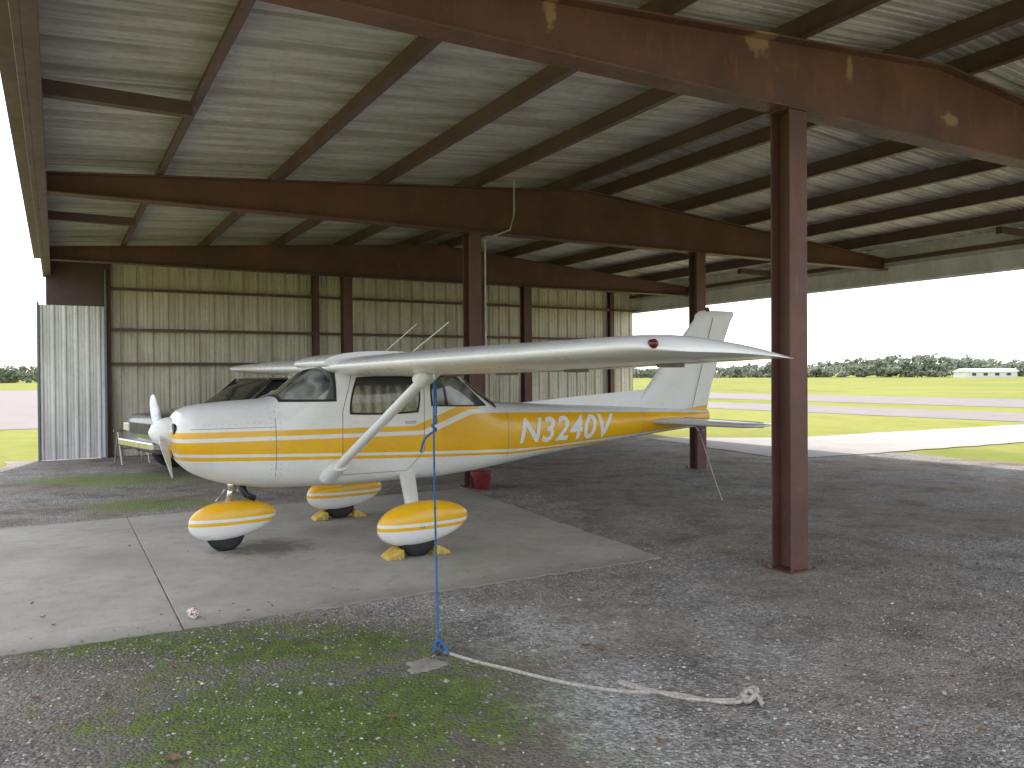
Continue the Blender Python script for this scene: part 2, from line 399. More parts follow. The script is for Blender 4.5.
a=Acc(); a.box(V0-.05,V0+.0,U0,U1,3.62,4.088); a.box(V0,V0+.09,U0,U1,3.62,3.632); a.box(V0-.20,V0-.06,U0,U1,3.98,4.08)
a.make('eave_beam_side',M_eave,H,bevel=.004)
def ribprof(n0,n1,period,ribw,ribh,minor=True,mh=.009):
    out=[];x=n0
    while x<n1:
        out+=[(x,0),(x+.02,ribh),(x+.02+ribw,ribh),(x+.04+ribw,0)]
        if minor:
            g=(period-.04-ribw)/3
            for q in (1,2):
                c=x+.04+ribw+g*q; out+=[(c-.022,0),(c-.012,mh),(c+.012,mh),(c+.022,0)]
        x+=period
    return [(min(p,n1),h) for p,h in out]+[(n1,0)]
a=Acc()
pr=ribprof(U0,U1,.305,.03,.02,False)
a.rings([[(V1+.03+h,u,z) for u,h in pr] for z in (3.38,4.082)],cap=False,closed=False)
a.box(V1+.005,V1+.024,U0,U1,3.37,4.084)
for z in (3.40,3.70,3.98): a.box(V1-.03,V1+.004,U0,U1,z,z+.03)
a.make('eave_fascia',M_fascia,H)
a=Acc(); a.box(V1-.1,V1-.032,U0,U1,3.80,3.88); a.make('eave_beam_far',M_purlin,H)
pr=ribprof(U0-.3,U1+.1,.305,.035,.038,True,.012)
a=Acc()
zr=lambda v: ztop(v)+.204
a.rings([[(v,u,zr(v)+h) for u,h in pr] for v in (V0-.15,VR)],cap=False,closed=False)
a.rings([[(v,u,zr(v)+h) for u,h in pr] for v in (VR,V1+.15)],cap=False,closed=False)
a.make('roof_sheeting',M_roof,H)
pr=ribprof(.86,V1,.305,.035,.038)
a=Acc()
a.rings([[(v,18.30+h,0) for v,h in pr],[(v,18.30+h,ztop(v)+.20) for v,h in pr]],cap=False,closed=False)
a.make('end_wall_sheeting',M_wall,H)
pr=ribprof(V0-.12,.86,.2,.03,.03)
a=Acc(); a.rings([[(v,18.05-h,0.02) for v,h in pr],[(v,18.05-h,3.05) for v,h in pr]],cap=False,closed=False)
a.box(V0-.10,.85,18.07,18.09,0.02,3.05)
a.make('corner_wall_panel',M_white_sheet,H)
a=Acc(); a.box(V0-.16,V0-.12,18.0,18.12,0,3.1); a.box(.865,.90,18.0,18.12,0,3.8); a.make('corner_trim',simple('trim_blue_grey',(.16,.19,.22),.5),H,bevel=.003)
a=Acc(); a.box(V0,.86,18.1,18.28,3.05,4.075); a.make('corner_infill',M_eave,H)
a=Acc()
for z in (1.92,2.62,3.45): a.box(.95,V1,18.13,18.28,z,z+.012); a.box(.95,V1,18.13,18.142,z-.05,z+.0)
a.make('wall_girts',M_purlin,H)
a=Acc(); a.tube([(5.35,10.13,2.0),(5.35,10.13,3.55),(5.50,10.12,3.62),(5.75,10.11,3.72),(5.82,10.11,3.95),(5.82,10.11,4.45)],.013,8); a.make('conduit',M_grey,H)

# ------------------------------------------------------------------ aircraft
AP=empty('light_airplane',W(0,7.69,.03),A)
st=np.array([
 [.868,1.00,1.14,.16,2.0],[.885,.90,1.22,.29,2.3],[.94,.81,1.285,.365,2.5],[1.06,.71,1.325,.41,2.7],[1.35,.605,1.355,.44,2.9],[1.70,.552,1.378,.465,3.0],
 [1.78,.548,1.40,.47,3.1],[2.0,.54,1.565,.482,3.4],[2.22,.54,1.71,.49,4.0],[2.35,.54,1.74,.495,4.4],[3.30,.545,1.735,.485,4.4],[3.5,.555,1.67,.465,3.8],[3.8,.575,1.46,.43,3.2],
 [4.08,.605,1.305,.395,2.8],[4.6,.67,1.265,.34,2.5],[5.58,.775,1.215,.225,2.3],[6.34,.85,1.175,.145,2.2],[7.0,.905,1.14,.075,2.0],[7.28,.93,1.12,.035,2.0]])
def pchip(x,X,Y):
    h=np.diff(X); d=np.diff(Y)/h; m=np.zeros_like(Y)
    for i in range(1,len(X)-1):
        m[i]=0 if d[i-1]*d[i]<=0 else 2*d[i-1]*d[i]/(d[i-1]+d[i])
    m[0]=d[0]; m[-1]=d[-1]; i=int(np.clip(np.searchsorted(X,x)-1,0,len(h)-1)); t=(x-X[i])/h[i]
    return (2*t**3-3*t*t+1)*Y[i]+(t**3-2*t*t+t)*h[i]*m[i]+(-2*t**3+3*t*t)*Y[i+1]+(t**3-t*t)*h[i]*m[i+1]
_c={}
def sec(v):
    k=round(v,5)
    if k not in _c: _c[k]=[float(pchip(v,st[:,0],st[:,q])) for q in range(1,5)]
    return _c[k]
def P(v,th,off=0):
    zb,zt,hw,n=sec(v); c,s=math.cos(th),math.sin(th); hw+=off; hz=(zt-zb)/2+off
    return Vector((v,hw*math.copysign(abs(c)**(2/n),c),(zb+zt)/2+hz*math.copysign(abs(s)**(2/n),s)))
def TH(v,z):
    zb,zt,hw,n=sec(v); q=max(-1,min(1,(z-(zb+zt)/2)/((zt-zb)/2))); return math.asin(math.copysign(abs(q)**(n/2),q))
def S3(v,z,side=-1,off=0):
    p=P(v,TH(v,z),0); return Vector((p.x,side*(abs(p.y)+off),p.z))
vsamp=np.concatenate([np.linspace(.868,1.1,12)[:-1],np.linspace(1.1,4.2,70)[:-1],np.linspace(4.2,7.28,40)])
a=Acc(); NR=72
R=[[P(v,2*math.pi*k/NR) for k in range(NR)] for v in vsamp]; a.rings(R)
autosmooth(a.make('fuselage',M_liv,AP),50)
def panel(name,q,mat,off,side=-1,k=.25,n=14,grow=0):
    (a0,a1,a2,a3)=q
    A_=Acc(); rows_=[]
    for i in range(n+1):
        r=[]
        for j in range(n+1):
            s=-1+2*j/n; t=-1+2*i/n; s2=s*math.sqrt(1-k*t*t/2); t2=t*math.sqrt(1-k*s*s/2)
            u_,w_=(s2+1)/2,(t2+1)/2
            x=(a0[0]*(1-u_)+a1[0]*u_)*(1-w_)+(a3[0]*(1-u_)+a2[0]*u_)*w_; z=(a0[1]*(1-u_)+a1[1]*u_)*(1-w_)+(a3[1]*(1-u_)+a2[1]*u_)*w_
            x+=(grow*s); z+=(grow*t); r.append(S3(x,z,side,off))
        rows_.append(r)
    A_.rings(rows_,cap=False,closed=False); return A_.make(name,mat,AP,True)
for sd,nm in ((-1,'port'),(1,'starboard')):
    q=[(2.36,1.23),(3.06,1.23),(3.06,1.56),(2.44,1.56)]
    panel('door_window_seal_'+nm,q,M_rub,.004,sd,grow=.018); panel('door_window_'+nm,q,M_curt,.008,sd)
    q=[(3.20,1.29),(3.86,1.275),(3.50,1.56),(3.20,1.57)]
    panel('quarter_window_seal_'+nm,q,M_rub,.004,sd,grow=.014,k=.12); panel('quarter_window_'+nm,q,M_shade,.008,sd,k=.12)
def wrap(name,v0,v1,zc,mat,off,n=16,m=36):
    A_=Acc(); rows_=[]
    for i in range(n+1):
        v=v0+(v1-v0)*i/n; t0=TH(v,zc(v)); rows_.append([P(v,t0+(math.pi-2*t0)*j/m,off) for j in range(m+1)])
    A_.rings(rows_,cap=False,closed=False); return A_.make(name,mat,AP,True)
wrap('windshield_seal',1.755,2.245,lambda v:min(sec(v)[1]-.02,1.345),M_rub,.004)
wrap('windshield',1.785,2.22,lambda v:min(sec(v)[1]-.03,1.365),M_shade,.008)
wrap('rear_window',3.62,4.0,lambda v:sec(v)[1]-.10,M_shade,.006)
a=Acc()
def seamline(pts,w=.0028):
    for sd in (-1,1):
        L=[];
        for i in range(len(pts)-1):
            for k in range(10):
                t=k/10; L.append((pts[i][0]+(pts[i+1][0]-pts[i][0])*t,pts[i][1]+(pts[i+1][1]-pts[i][1])*t))
        L.append(pts[-1]); R_=[]
        for i,p in enumerate(L):
            q=L[min(i+1,len(L)-1)]; o=L[max(i-1,0)]; dx,dz=q[0]-o[0],q[1]-o[1]; l=math.hypot(dx,dz) or 1; nx,nz=-dz/l*w,dx/l*w
            R_.append([S3(p[0]+nx,p[1]+nz,sd,.0025),S3(p[0]-nx,p[1]-nz,sd,.0025)])
        b=len(a.v)
        for r in R_: a.v+= [tuple(x) for x in r]
        for i in range(len(R_)-1): a.f.append([b+2*i,b+2*i+1,b+2*i+3,b+2*i+2])
seamline([(1.70,.62),(1.70,1.34)]); seamline([(1.0,1.13),(1.70,1.13)],.002)
seamline([(2.30,.66),(2.30,1.25),(2.40,1.62),(3.12,1.62),(3.12,.85),(2.95,.66),(2.30,.66)])
seamline([(4.12,.68),(4.12,1.25)],.002); seamline([(5.2,.78),(5.2,1.19)],.002); seamline([(6.1,.86),(6.1,1.15)],.002)
a.make('panel_seams',M_seam,AP)
a=Acc()
for sd in (-1,1):
    p=S3(2.98,1.13,sd,.012); a.box(p.x-.06,p.x+.05,p.y-.008,p.y+.008,p.z-.012,p.z+.012)
a.make('door_handles',M_alu,AP,bevel=.004)
a=Acc()
for sd in (-1,1):
    for (v0,z0,v1,z1,n) in ((1.66,.66,1.66,1.30,14),(1.74,.66,1.74,1.30,14),(4.16,.72,4.16,1.22,14),(5.24,.80,5.24,1.17,12),(3.3,.62,5.1,.80,40),(1.1,1.16,1.62,1.17,10)):
        for k in range(n+1):
            t=k/n; p=S3(v0+(v1-v0)*t,z0+(z1-z0)*t,sd,.001); a.cyl(p,(0,sd,0),.0045,.004,6)
a.make('rivets',M_alu,AP)
def regtext(side):
    cu=bpy.data.curves.new('t','FONT'); cu.body='N3240V'; cu.size=.40; cu.shear=.22; cu.space_character=1.08; cu.offset=.009
    o=bpy.data.objects.new('t',cu); sc.collection.objects.link(o); dg=bpy.context.evaluated_depsgraph_get(); dg.update()
    me=bpy.data.meshes.new_from_object(o.evaluated_get(dg)); bpy.data.objects.remove(o)
    bm=bmesh.new(); bm.from_mesh(me)
    xs=[v.co.x for v in bm.verts]; ys=[v.co.y for v in bm.verts]; x0,x1,y0,y1=min(xs),max(xs),min(ys),max(ys)
    for k in range(1,16):
        y=y0+(y1-y0)*k/16; bmesh.ops.bisect_plane(bm,geom=bm.verts[:]+bm.edges[:]+bm.faces[:],plane_co=(0,y,0),plane_no=(0,1,0))
    for k in range(1,30):
        x=x0+(x1-x0)*k/30; bmesh.ops.bisect_plane(bm,geom=bm.verts[:]+bm.edges[:]+bm.faces[:],plane_co=(x,0,0),plane_no=(1,0,0))
    for v in bm.verts:
        s=(v.co.x-x0)/(x1-x0); t=(v.co.y-y0)/(y1-y0); vv=4.26+1.36*s if side<0 else 5.62-1.36*s
        v.co=S3(vv,.852+.005*(vv-4.3)+t*.272,side,.0035)
    bmesh.ops.recalc_face_normals(bm,faces=bm.faces); bm.to_mesh(me); bm.free(); me.materials.clear(); me.materials.append(M_white)
    link(bpy.data.objects.new('registration_letters',me),AP)
regtext(-1); regtext(1)
a=Acc()
for s in (-1,1):
    a.rings([[(.905-.03*q,s*.215+math.cos(t)*.085*r,1.13+math.sin(t)*.05*r) for t in [2*math.pi*k/20 for k in range(20)]] for q,r in ((0,1.0),(1,.95))])
a.rings([[(.93-.05*q,math.cos(t)*.10,.90+math.sin(t)*.04) for t in [2*math.pi*k/20 for k in range(20)]] for q in (0,1)])
a.make('cowl_intakes',M_black,AP)
a=Acc(); a.lathe((.87,0,1.09),(-1,0,0),[(-.01,.135),(.02,.135),(.07,.12),(.12,.09),(.15,.05),(.165,.02),(.17,.001)]); autosmooth(a.make('spinner',M_wing,AP),50)
a=Acc(); ph=math.radians(22)
for s in (-1,1):
    R=[]
    for q in np.linspace(0,1,14):
        r=.08+.72*q; ch=.030*(1+.8*math.sin(min(1,q*1.3)*math.pi*.62))*(1 if q<.93 else .6); tw=math.radians(62-44*q); th=.018*(1-.75*q)+.002
        d=Vector((0,math.cos(ph),math.sin(ph)))*s; tdir=Vector((0,-math.sin(ph),math.cos(ph)))*s; ax=Vector((-1,0,0))
        c=Vector((.80,0,1.09))+d*r; e1=tdir*math.cos(tw)-ax*math.sin(tw); e2=ax*math.cos(tw)+tdir*math.sin(tw)
        R.append([c+e1*math.cos(t)*ch+e2*math.sin(t)*th for t in [2*math.pi*k/14 for k in range(14)]])
    a.rings(R)
autosmooth(a.make('propeller',simple('propeller_paint',(.60,.61,.62),.35,.2),AP),60)
a=Acc(); a.tube([(1.45,-.12,.62),(1.5,-.13,.50),(1.58,-.13,.46)],.03,14); a.make('exhaust',M_black,AP,True)
def foil(c,t,n=22,camber=.02):
    up=[];lo=[]
    for i in range(n+1):
        x=.5*(1-math.cos(math.pi*i/n)); yt=5*t*(.2969*math.sqrt(x)-.126*x-.3516*x*x+.2843*x**3-.1036*x**4); yc=camber*4*x*(1-x)
        up.append((x*c,(yc+yt)*c)); lo.append((x*c,(yc-yt)*c))
    return up+lo[::-1][1:-1]
def wing(side):
    a=Acc(); R=[]
    S_=[(.0,2.16,1.57,.120,1.662),(2.35,2.17,1.57,.120,1.680),(4.62,2.235,1.10,.115,1.700),(4.74,2.25,1.07,.105,1.702),(4.82,2.30,.99,.085,1.700),(4.87,2.38,.88,.05,1.690),(4.89,2.5,.72,.02,1.68)]
    for (y,le,c,t,z) in S_:
        R.append([(le+x,side*y,z+h-x*.045) for x,h in foil(c,t)])
    a.rings(R); return autosmooth(a.make('wing_port' if side<0 else 'wing_starboard',M_wing,AP),60)
for s in (-1,1): wing(s)
def wlow(x,y):
    le=2.17+(.065*(max(0,y-2.35)/2.27)); c=1.57-.47*max(0,(y-2.35)/2.27); z=1.662+.018*min(1,y/2.35)+.020*max(0,(y-2.35)/2.27)
    q=(x-le)/c; t=.12; yt=5*t*(.2969*math.sqrt(q)-.126*q-.3516*q*q+.2843*q**3-.1036*q**4); return z+(.08*q*(1-q)-yt)*c-(x-le)*.045
a=Acc()
for s in (-1,1):
    for (y0,y1,x0,x1) in ((.55,2.45,3.24,3.24),(2.48,4.6,3.24,3.00)):
        L=[]
        for k in range(21):
            y=y0+(y1-y0)*k/20; x=x0+(x1-x0)*k/20; z=wlow(x,y)-.001; L.append([(x-.008,s*y,z),(x+.008,s*y,z-.0004),(x+.008,s*y,z-.002),(x-.008,s*y,z-.002)])
        a.rings(L)
    for y,x0,x1 in ((2.465,3.22,3.68),(.56,3.24,3.66),(4.58,3.02,3.26)):
        L=[[(x,s*y-.006,wlow(x,y)-.003),(x,s*y+.006,wlow(x,y)-.003),(x,s*y+.006,wlow(x,y)),(x,s*y-.006,wlow(x,y))] for x in np.linspace(x0,x1,6)]; a.rings(L)
    for y in (1.0,2.0,3.0,4.0): z=wlow(3.2,y); a.box(3.1,3.3,s*y-.01,s*y+.01,z-.02,z+.01)
a.make('control_surface_gaps',M_seam,AP)
a=Acc(); a.lathe((2.36,-4.85,1.712),(-.35,-1,0),[(-.03,.022),(.01,.022),(.022,.014),(.028,.002)],14); a.make('nav_light_port',M_redl,AP,True)
a=Acc(); a.lathe((2.36,4.85,1.712),(-.35,1,0),[(-.03,.022),(.01,.022),(.022,.014),(.028,.002)],14); a.make('nav_light_starboard',simple('green_lens',(.02,.15,.06),.2),AP,True)
def lens(a,p0,p1,c,t,n=16,c1=None):
    R=[]
    for p,cc in ((p0,c),(p1,c1 or c)):
        R.append([(p[0]+math.cos(q)*cc*(1.25 if math.cos(q)>0 else .75),p[1]+math.sin(q)*t*.5,p[2]+math.sin(q)*t*.85) for q in [2*math.pi*k/n for k in range(n)]])
    a.rings(R)
a=Acc()
for s in (-1,1):
    lens(a,(2.18,s*.44,.66),(2.50,s*2.02,1.60),.05,.035)
    lens(a,(2.165,s*.40,.64),(2.215,s*.62,.775),.085,.06); lens(a,(2.47,s*1.90,1.54),(2.50,s*2.05,1.625),.08,.07)
autosmooth(a.make('wing_struts',M_wing,AP),50)
a=Acc()
for s in (-1,1): a.tube([(2.50,s*2.12,1.60),(2.50,s*2.12,1.565)],.012,8); a.lathe((2.5,s*2.12,1.555),(1,0,0),[(-.004,.018),(.004,.018)],14)
a.make('tie_down_rings',M_alu,AP)
def pant(name,y,v0,v1,hw=.13,zt_=.45,zb_=.075):
    a=Acc(); R=[]; L=v1-v0
    for q in np.concatenate([[0.002,.012,.03,.06],np.linspace(.1,.94,22),[.965,.982,.992,.998]]):
        if q<.40: f=math.sqrt(max(0,1-((.40-q)/.40)**2))
        else: f=math.sqrt(max(0,1-((q-.40)/.60)**2.2))
        f=max(f,.02); ctr=(zt_+zb_)/2-.015+.06*q; hz=(zt_-zb_)/2*f**(.9 if q<.4 else 1.15); w=hw*f**(.9 if q<.4 else 1.4)
        R.append([(v0+L*q,y+w*math.copysign(abs(math.cos(t))**.8,math.cos(t)),ctr+hz*math.copysign(abs(math.sin(t))**.8,math.sin(t))) for t in [2*math.pi*k/32 for k in range(32)]])
    a.rings(R); return autosmooth(a.make(name,M_pant,AP),60)
def tyre(name,v,y,r=.175,w=.07):
    a=Acc(); a.lathe((v,y,r-.022),(0,1,0),[(-w,.10),(-w,r-.03),(-w*.7,r-.006),(-w*.3,r),(w*.3,r),(w*.7,r-.006),(w,r-.03),(w,.10)],40); return a.make(name,M_rub,AP,True)
for s,nm in ((-1,'port'),(1,'starboard')):
    pant('main_wheel_fairing_'+nm,s*1.115,2.40,3.27); tyre('main_tyre_'+nm,2.76,s*1.115)
    a=Acc(); lens(a,(2.97,s*.34,.63),(2.72,s*1.10,.40),.085,.075,c1=.065)
    autosmooth(a.make('main_gear_leg_'+nm,M_wing,AP),50)
    a=Acc(); a.lathe((2.77,s*1.25,.26),(0,s,0),[(-.03,.02),(.0,.018),(.004,.001)],12); a.make('axle_cap_'+nm,M_alu,AP)
pant('nose_wheel_fairing',0,1.02,1.80,.12,.43,.075); tyre('nose_tyre',1.34,0,.17,.06)
a=Acc(); a.tube([(1.42,0,.62),(1.36,0,.40)],.032,16); a.tube([(1.42,0,.64),(1.395,0,.53)],.045,16); a.make('nose_oleo',M_chrome,AP,True)
a=Acc(); a.tube([(1.45,-.02,.53),(1.56,-.02,.47),(1.42,-.02,.42)],.012,8); a.tube([(1.45,.02,.53),(1.56,.02,.47),(1.42,.02,.42)],.012,8); a.tube([(1.33,-.05,.55),(1.25,-.05,.45),(1.32,-.05,.42)],.01,8); a.box(1.28,1.48,-.06,.06,.405,.43)
a.make('nose_scissor_link',M_alu,AP,bevel=.003)
def vert(stn,nm,mat):
    a=Acc(); a.rings([[(le+x,h,z) for x,h in foil(te-le,t,16,0)] for z,le,te,t in stn]); return autosmooth(a.make(nm,mat,AP),60)
vert([(.98,6.34,7.22,.05),(1.15,6.05,7.27,.075),(1.39,6.25,7.33,.085),(1.8,6.62,7.48,.085),(2.27,7.05,7.69,.08),(2.33,7.07,7.74,.075),(2.375,7.13,7.745,.05),(2.395,7.22,7.72,.02)],'fin_and_rudder',M_fin)
a=Acc(); a.rings([[(x,w,z0),(x,-w,z0),(x,-.004,z1),(x,.004,z1)] for x,w,z0,z1 in ((4.5,.01,1.24,1.272),(5.2,.02,1.20,1.325),(5.8,.028,1.17,1.365),(6.25,.035,1.13,1.395),(6.5,.03,1.13,1.42))]); a.make('dorsal_fillet',M_wing,AP)
a=Acc()
for s in (-1,1):
    a.rings([[(le+x,s*y,1.005+h) for x,h in foil(c,t,16,0)] for y,le,c,t in ((.04,6.22,.98,.09),(1.30,6.47,.66,.09),(1.40,6.50,.60,.07),(1.455,6.57,.48,.03))])
autosmooth(a.make('horizontal_stabilizer',M_wing,AP),60)
a=Acc()
for s in (-1,1):
    a.tube([(6.80,s*.1,1.040),(6.80,s*1.38,1.035)],.004,6); a.tube([(6.80,s*.1,.972),(6.80,s*1.38,.977)],.004,6)
    a.tube([(6.98,s*.045,1.16),(7.35,s*.03,2.30)],.004,6)
a.make('tail_hinge_lines',M_seam,AP)
a=Acc(); a.lathe((7.28,0,2.38),(0,0,1),[(0,.03),(.03,.03),(.05,.018),(.06,.003)],14); a.make('tail_beacon',M_redl,AP,True)
a=Acc(); a.tube([(7.05,0,.92),(7.12,0,.85),(7.22,0,.86)],.012,8); a.make('tail_skid',M_alu,AP)
a=Acc(); a.tube([(2.75,-.25,1.765),(3.15,-.25,2.10)],.005,6); a.tube([(2.75,.0,1.765),(2.745,.0,1.79)],.01,6)
a.tube([(2.75,-1.0,1.765),(3.15,-1.0,2.07)],.005,6); a.make('whip_antennas',M_white,AP)
a=Acc(); a.rings([[(2.12+x*1.0,y,1.705+h) for x,h in foil(1.72,.11,18,.01)] for y in (-.53,.53)]); autosmooth(a.make('wing_root_fairing',M_wing,AP),60)

def chock(name,v,u,flip):
    e=empty(name,W(v,u,.018),A); s=flip
    a=Acc(); a.rings([[(0,y,0),(s*.15,y,0),(s*.13,y,.03),(s*.03,y,.085),(0,y,.08)] for y in (-.10,.10)]); a.make('wedge',M_chock,e,bevel=.006)
    a=Acc(); a.tube([(s*.06,-.10,.05),(s*.06,-.13,.03),(s*.06,-.15,.01)],.006,6); a.make('cord',M_rope,e)
for (v,u,f) in ((2.76-.15,6.575,-1),(2.76+.15,6.575,1),(2.76-.15,8.80,-1),(2.76+.15,8.80,1)): chock('wheel_chock',v,u,f)

g=G(436,656); ring=W(2.50,7.69-2.12,1.58)
tr=empty('blue_tie_down_rope')
rope('line',[ring,(ring[0]-.01,ring[1]-.02,1.35),((ring[0]*.5+g[0]*.5)-.01,(ring[1]+g[1])/2,.80),(g[0],g[1],.03)],.007,M_blue,tr)
mid=(ring[0]-.0,ring[1]-.05,1.28)
rope('hitch',[(mid[0],mid[1],1.30),(mid[0]+.035,mid[1]-.02,1.26),(mid[0]-.03,mid[1]-.03,1.23),(mid[0]+.03,mid[1],1.20),(mid[0]-.035,mid[1]-.02,1.17),(mid[0]-.09,mid[1]-.02,1.11),(mid[0]-.10,mid[1]-.02,1.03)],.009,M_blue,tr)
rope('doubled_line',[ring,(ring[0]+.02,ring[1]-.02,1.42),(mid[0]+.01,mid[1]-.01,1.24)],.007,M_blue,tr)
rope('ground_knot',[(g[0]-.03,g[1],.02),(g[0]+.03,g[1]+.02,.06),(g[0]+.02,g[1]-.03,.03),(g[0]-.03,g[1]-.01,.07),(g[0]+.02,g[1],.10),(g[0]+.06,g[1]-.03,.02)],.009,M_blue,tr)
wr=empty('white_rope')
pts=[G(440,655,.02),G(470,664,.012),G(505,672,.012),G(550,684,.012),G(590,692,.012),G(630,697,.012),G(665,697,.012),G(690,702,.012),G(715,708,.015),G(738,712,.03),G(752,704,.03),G(738,702,.035),G(744,711,.05),G(760,708,.03)]
rope('line',pts,.010,M_rope,wr)
rope('tail_loop',[G(735,709,.03),G(700,706,.012),G(670,701,.012),G(640,692,.012),G(615,684,.012),G(622,690,.012),G(650,698,.02)],.010,M_rope,wr)
rope('knot',[G(736,708,.02),G(748,700,.05),G(758,706,.07),G(748,714,.04),G(740,706,.02),G(750,705,.08),G(762,713,.02)],.012,M_rope,wr)
a=Acc(); c=G(422,667)
R=[]
for z,s in ((-.02,1.08),(.008,1.0),(.014,.85),(.016,.3)):
    R.append([(c[0]+math.cos(t)*.105*s*(1+.22*math.sin(3*t+1)+.08*math.sin(7*t)),c[1]+math.sin(t)*.105*s*(1+.2*math.sin(2*t)+.07*math.sin(9*t)),z+.004*math.sin(5*t)) for t in [2*math.pi*k/36 for k in range(36)]])
e=empty('tie_down_anchor'); a.rings(R).make('concrete_block',M_pad,e,True)
a=Acc(); a.lathe((g[0],g[1],.04),(1,.3,0),[(-.006,.035),(.006,.035)],14); a.make('steel_ring',M_purlin,e)
t0=W(7.15,7.69,.86); t1=G(722,504)
e=empty('tail_tie_down_rope'); rope('line',[t0,((t0[0]+t1[0])/2,(t0[1]+t1[1])/2,.38),(t1[0],t1[1],.02)],.007,M_rope,e)
rope('tag',[t0,(t0[0]+.03,t0[1],1.0),(t0[0]-.02,t0[1]-.05,.98),(t0[0]+.02,t0[1]-.05,.80)],.010,M_blue,e)
bx,by,_=G(481,489)
e=empty('red_bucket',(bx,by,.01)); a=Acc(); a.lathe((0,0,0),(0,0,1),[(0,.105),(.01,.112),(.22,.138),(.225,.148),(.245,.148),(.245,.137),(.02,.10)],32); autosmooth(a.make('pail',M_red,e),40)
a=Acc(); a.tube([(math.cos(t)*.145,-.02-.03*math.sin(t),.23-.10*math.sin(t)) for t in np.linspace(0,math.pi,14)],.004,6); a.make('bail_handle',M_alu,e)
c=G(190,619); bm=bmesh.new(); bmesh.ops.create_icosphere(bm,subdivisions=3,radius=.038)
for v in bm.verts: v.co*=random.uniform(.75,1.15)
me=bpy.data.meshes.new('crumpled_wrapper'); bm.to_mesh(me); bm.free()
t=NT('wrapper'); n=t.noise(t.obj(),30,2); t.P(Base_Color=t.ramp(n,[(.42,(.65,.65,.65)),(.5,(.45,.06,.06)),(.57,(.65,.65,.65)),(.7,(.15,.18,.4))],'CONSTANT'),Roughness=.4); me.materials.append(t.m)
o=link(bpy.data.objects.new('crumpled_wrapper',me)); o.location=(c[0],c[1],.049)
a=Acc()
for (X,Y,s) in [(168,763,.035),(30,700,.02),(585,650,.03),(600,655,.025),(880,690,.02),(655,725,.015),(980,740,.02)]+[(random.uniform(0,1024),random.uniform(600,760),random.uniform(.008,.02)) for i in range(30)]:
    c=G(X,Y); an=random.uniform(0,6.28); b=len(a.v)
    for k in range(8):
        t=2*math.pi*k/8; rr=s*(1 if k%2 else .6); a.v.append((c[0]+math.cos(t+an)*rr*1.3,c[1]+math.sin(t+an)*rr*.8,.022+random.uniform(-.004,.014)))
    a.v.append((c[0],c[1],.02)); 
    for k in range(8): a.f.append([b+k,b+(k+1)%8,b+8])
a.make('fallen_leaves',simple('dry_leaf',(.20,.12,.07),.9,0,.5,40))

# ------------------------------------------------------------------ parked SUV
CR=empty('parked_suv',W(1.42,13.75,0),A+math.radians(13))
def cring(x,zb,zt,hw,n=5,m=40,yc=.92):
    out=[]
    for k in range(m):
        t=2*math.pi*k/m; c_,s_=math.cos(t),math.sin(t)
        out.append((x,yc+hw*math.copysign(abs(c_)**(2/n),c_),(zb+zt)/2+(zt-zb)/2*math.copysign(abs(s_)**(2/n),s_)))
    return out
a=Acc(); a.rings([cring(*q) for q in ((0,.48,.90,.70),(.03,.42,.97,.80),(.12,.36,1.01,.87),(.5,.33,1.06,.90),(1.28,.32,1.12,.92),(1.5,.32,1.13,.92),(3.8,.32,1.12,.92),(4.4,.36,1.10,.90),(4.6,.42,1.04,.86),(4.65,.5,.95,.78))])
autosmooth(a.make('body',M_silver,CR),50)
a=Acc(); a.rings([cring(x,zb,zt,hw,6) for x,zb,zt,hw in ((1.32,1.05,1.13,.80),(1.75,1.05,1.42,.77),(1.98,1.05,1.575,.74),(4.2,1.05,1.57,.74),(4.45,1.05,1.30,.78),(4.55,1.05,1.12,.80))]); autosmooth(a.make('glasshouse',M_glass,CR),50)
a=Acc(); a.rings([cring(x,1.555,zt,hw,4) for x,zt,hw in ((1.98,1.585,.70),(2.1,1.60,.73),(3.9,1.60,.73),(4.2,1.585,.70))])
for x0,x1 in ((1.45,1.98),(2.75,2.78),(3.6,3.62),(4.45,4.25)):
    for yy in (.92-.80,.92+.80):
        s=1 if yy<.9 else -1; a.tube([(x0,yy,1.10),(x1,yy+s*.07,1.57)],.028,8)
a.make('roof_and_pillars',M_silver,CR,True)
a=Acc()
for x in (.82,3.75):
    for yy,s in ((.07,-1),(1.77,1)): a.lathe((x,yy,.36),(0,s,0),[(-.2,.2),(-.2,.33),(-.14,.36),(.02,.36),(.05,.33),(.05,.23)],36)
autosmooth(a.make('tyres',M_rub,CR),40)
a=Acc()
for x in (.82,3.75):
    for yy,s in ((.07,-1),(1.77,1)): a.lathe((x,yy,.36),(0,s,0),[(-.1,.235),(.04,.235),(.045,.21),(.0,.17),(.02,.08),(.05,.07),(.055,.01)],30)
a.make('rims',M_hub,CR,True)
a=Acc()
for x in (.82,3.75): a.lathe((x,.035,.40),(0,1,0),[(0,.43),(.03,.43)],36)
a.make('wheel_arches',M_black,CR)
a=Acc(); a.box(-.10,.06,.06,1.78,.44,.58); a.make('front_bumper',M_chrome,CR,bevel=.03)
a=Acc(); a.box(-.015,.03,.42,1.42,.68,.86); a.make('grille',M_black,CR,bevel=.01)
a=Acc()
for y0,y1 in ((.10,.38),(1.46,1.74)): a.box(-.02,.12,y0,y1,.70,.85)
a.make('headlamps',M_lamp,CR,bevel=.02)
a=Acc(); a.box(.0,.16,.045,.10,.62,.675); a.make('indicator',M_amber,CR,bevel=.01)
a=Acc(); a.box(1.50,1.62,-.16,.04,1.10,1.24); a.make('door_mirror',M_black,CR,bevel=.03)
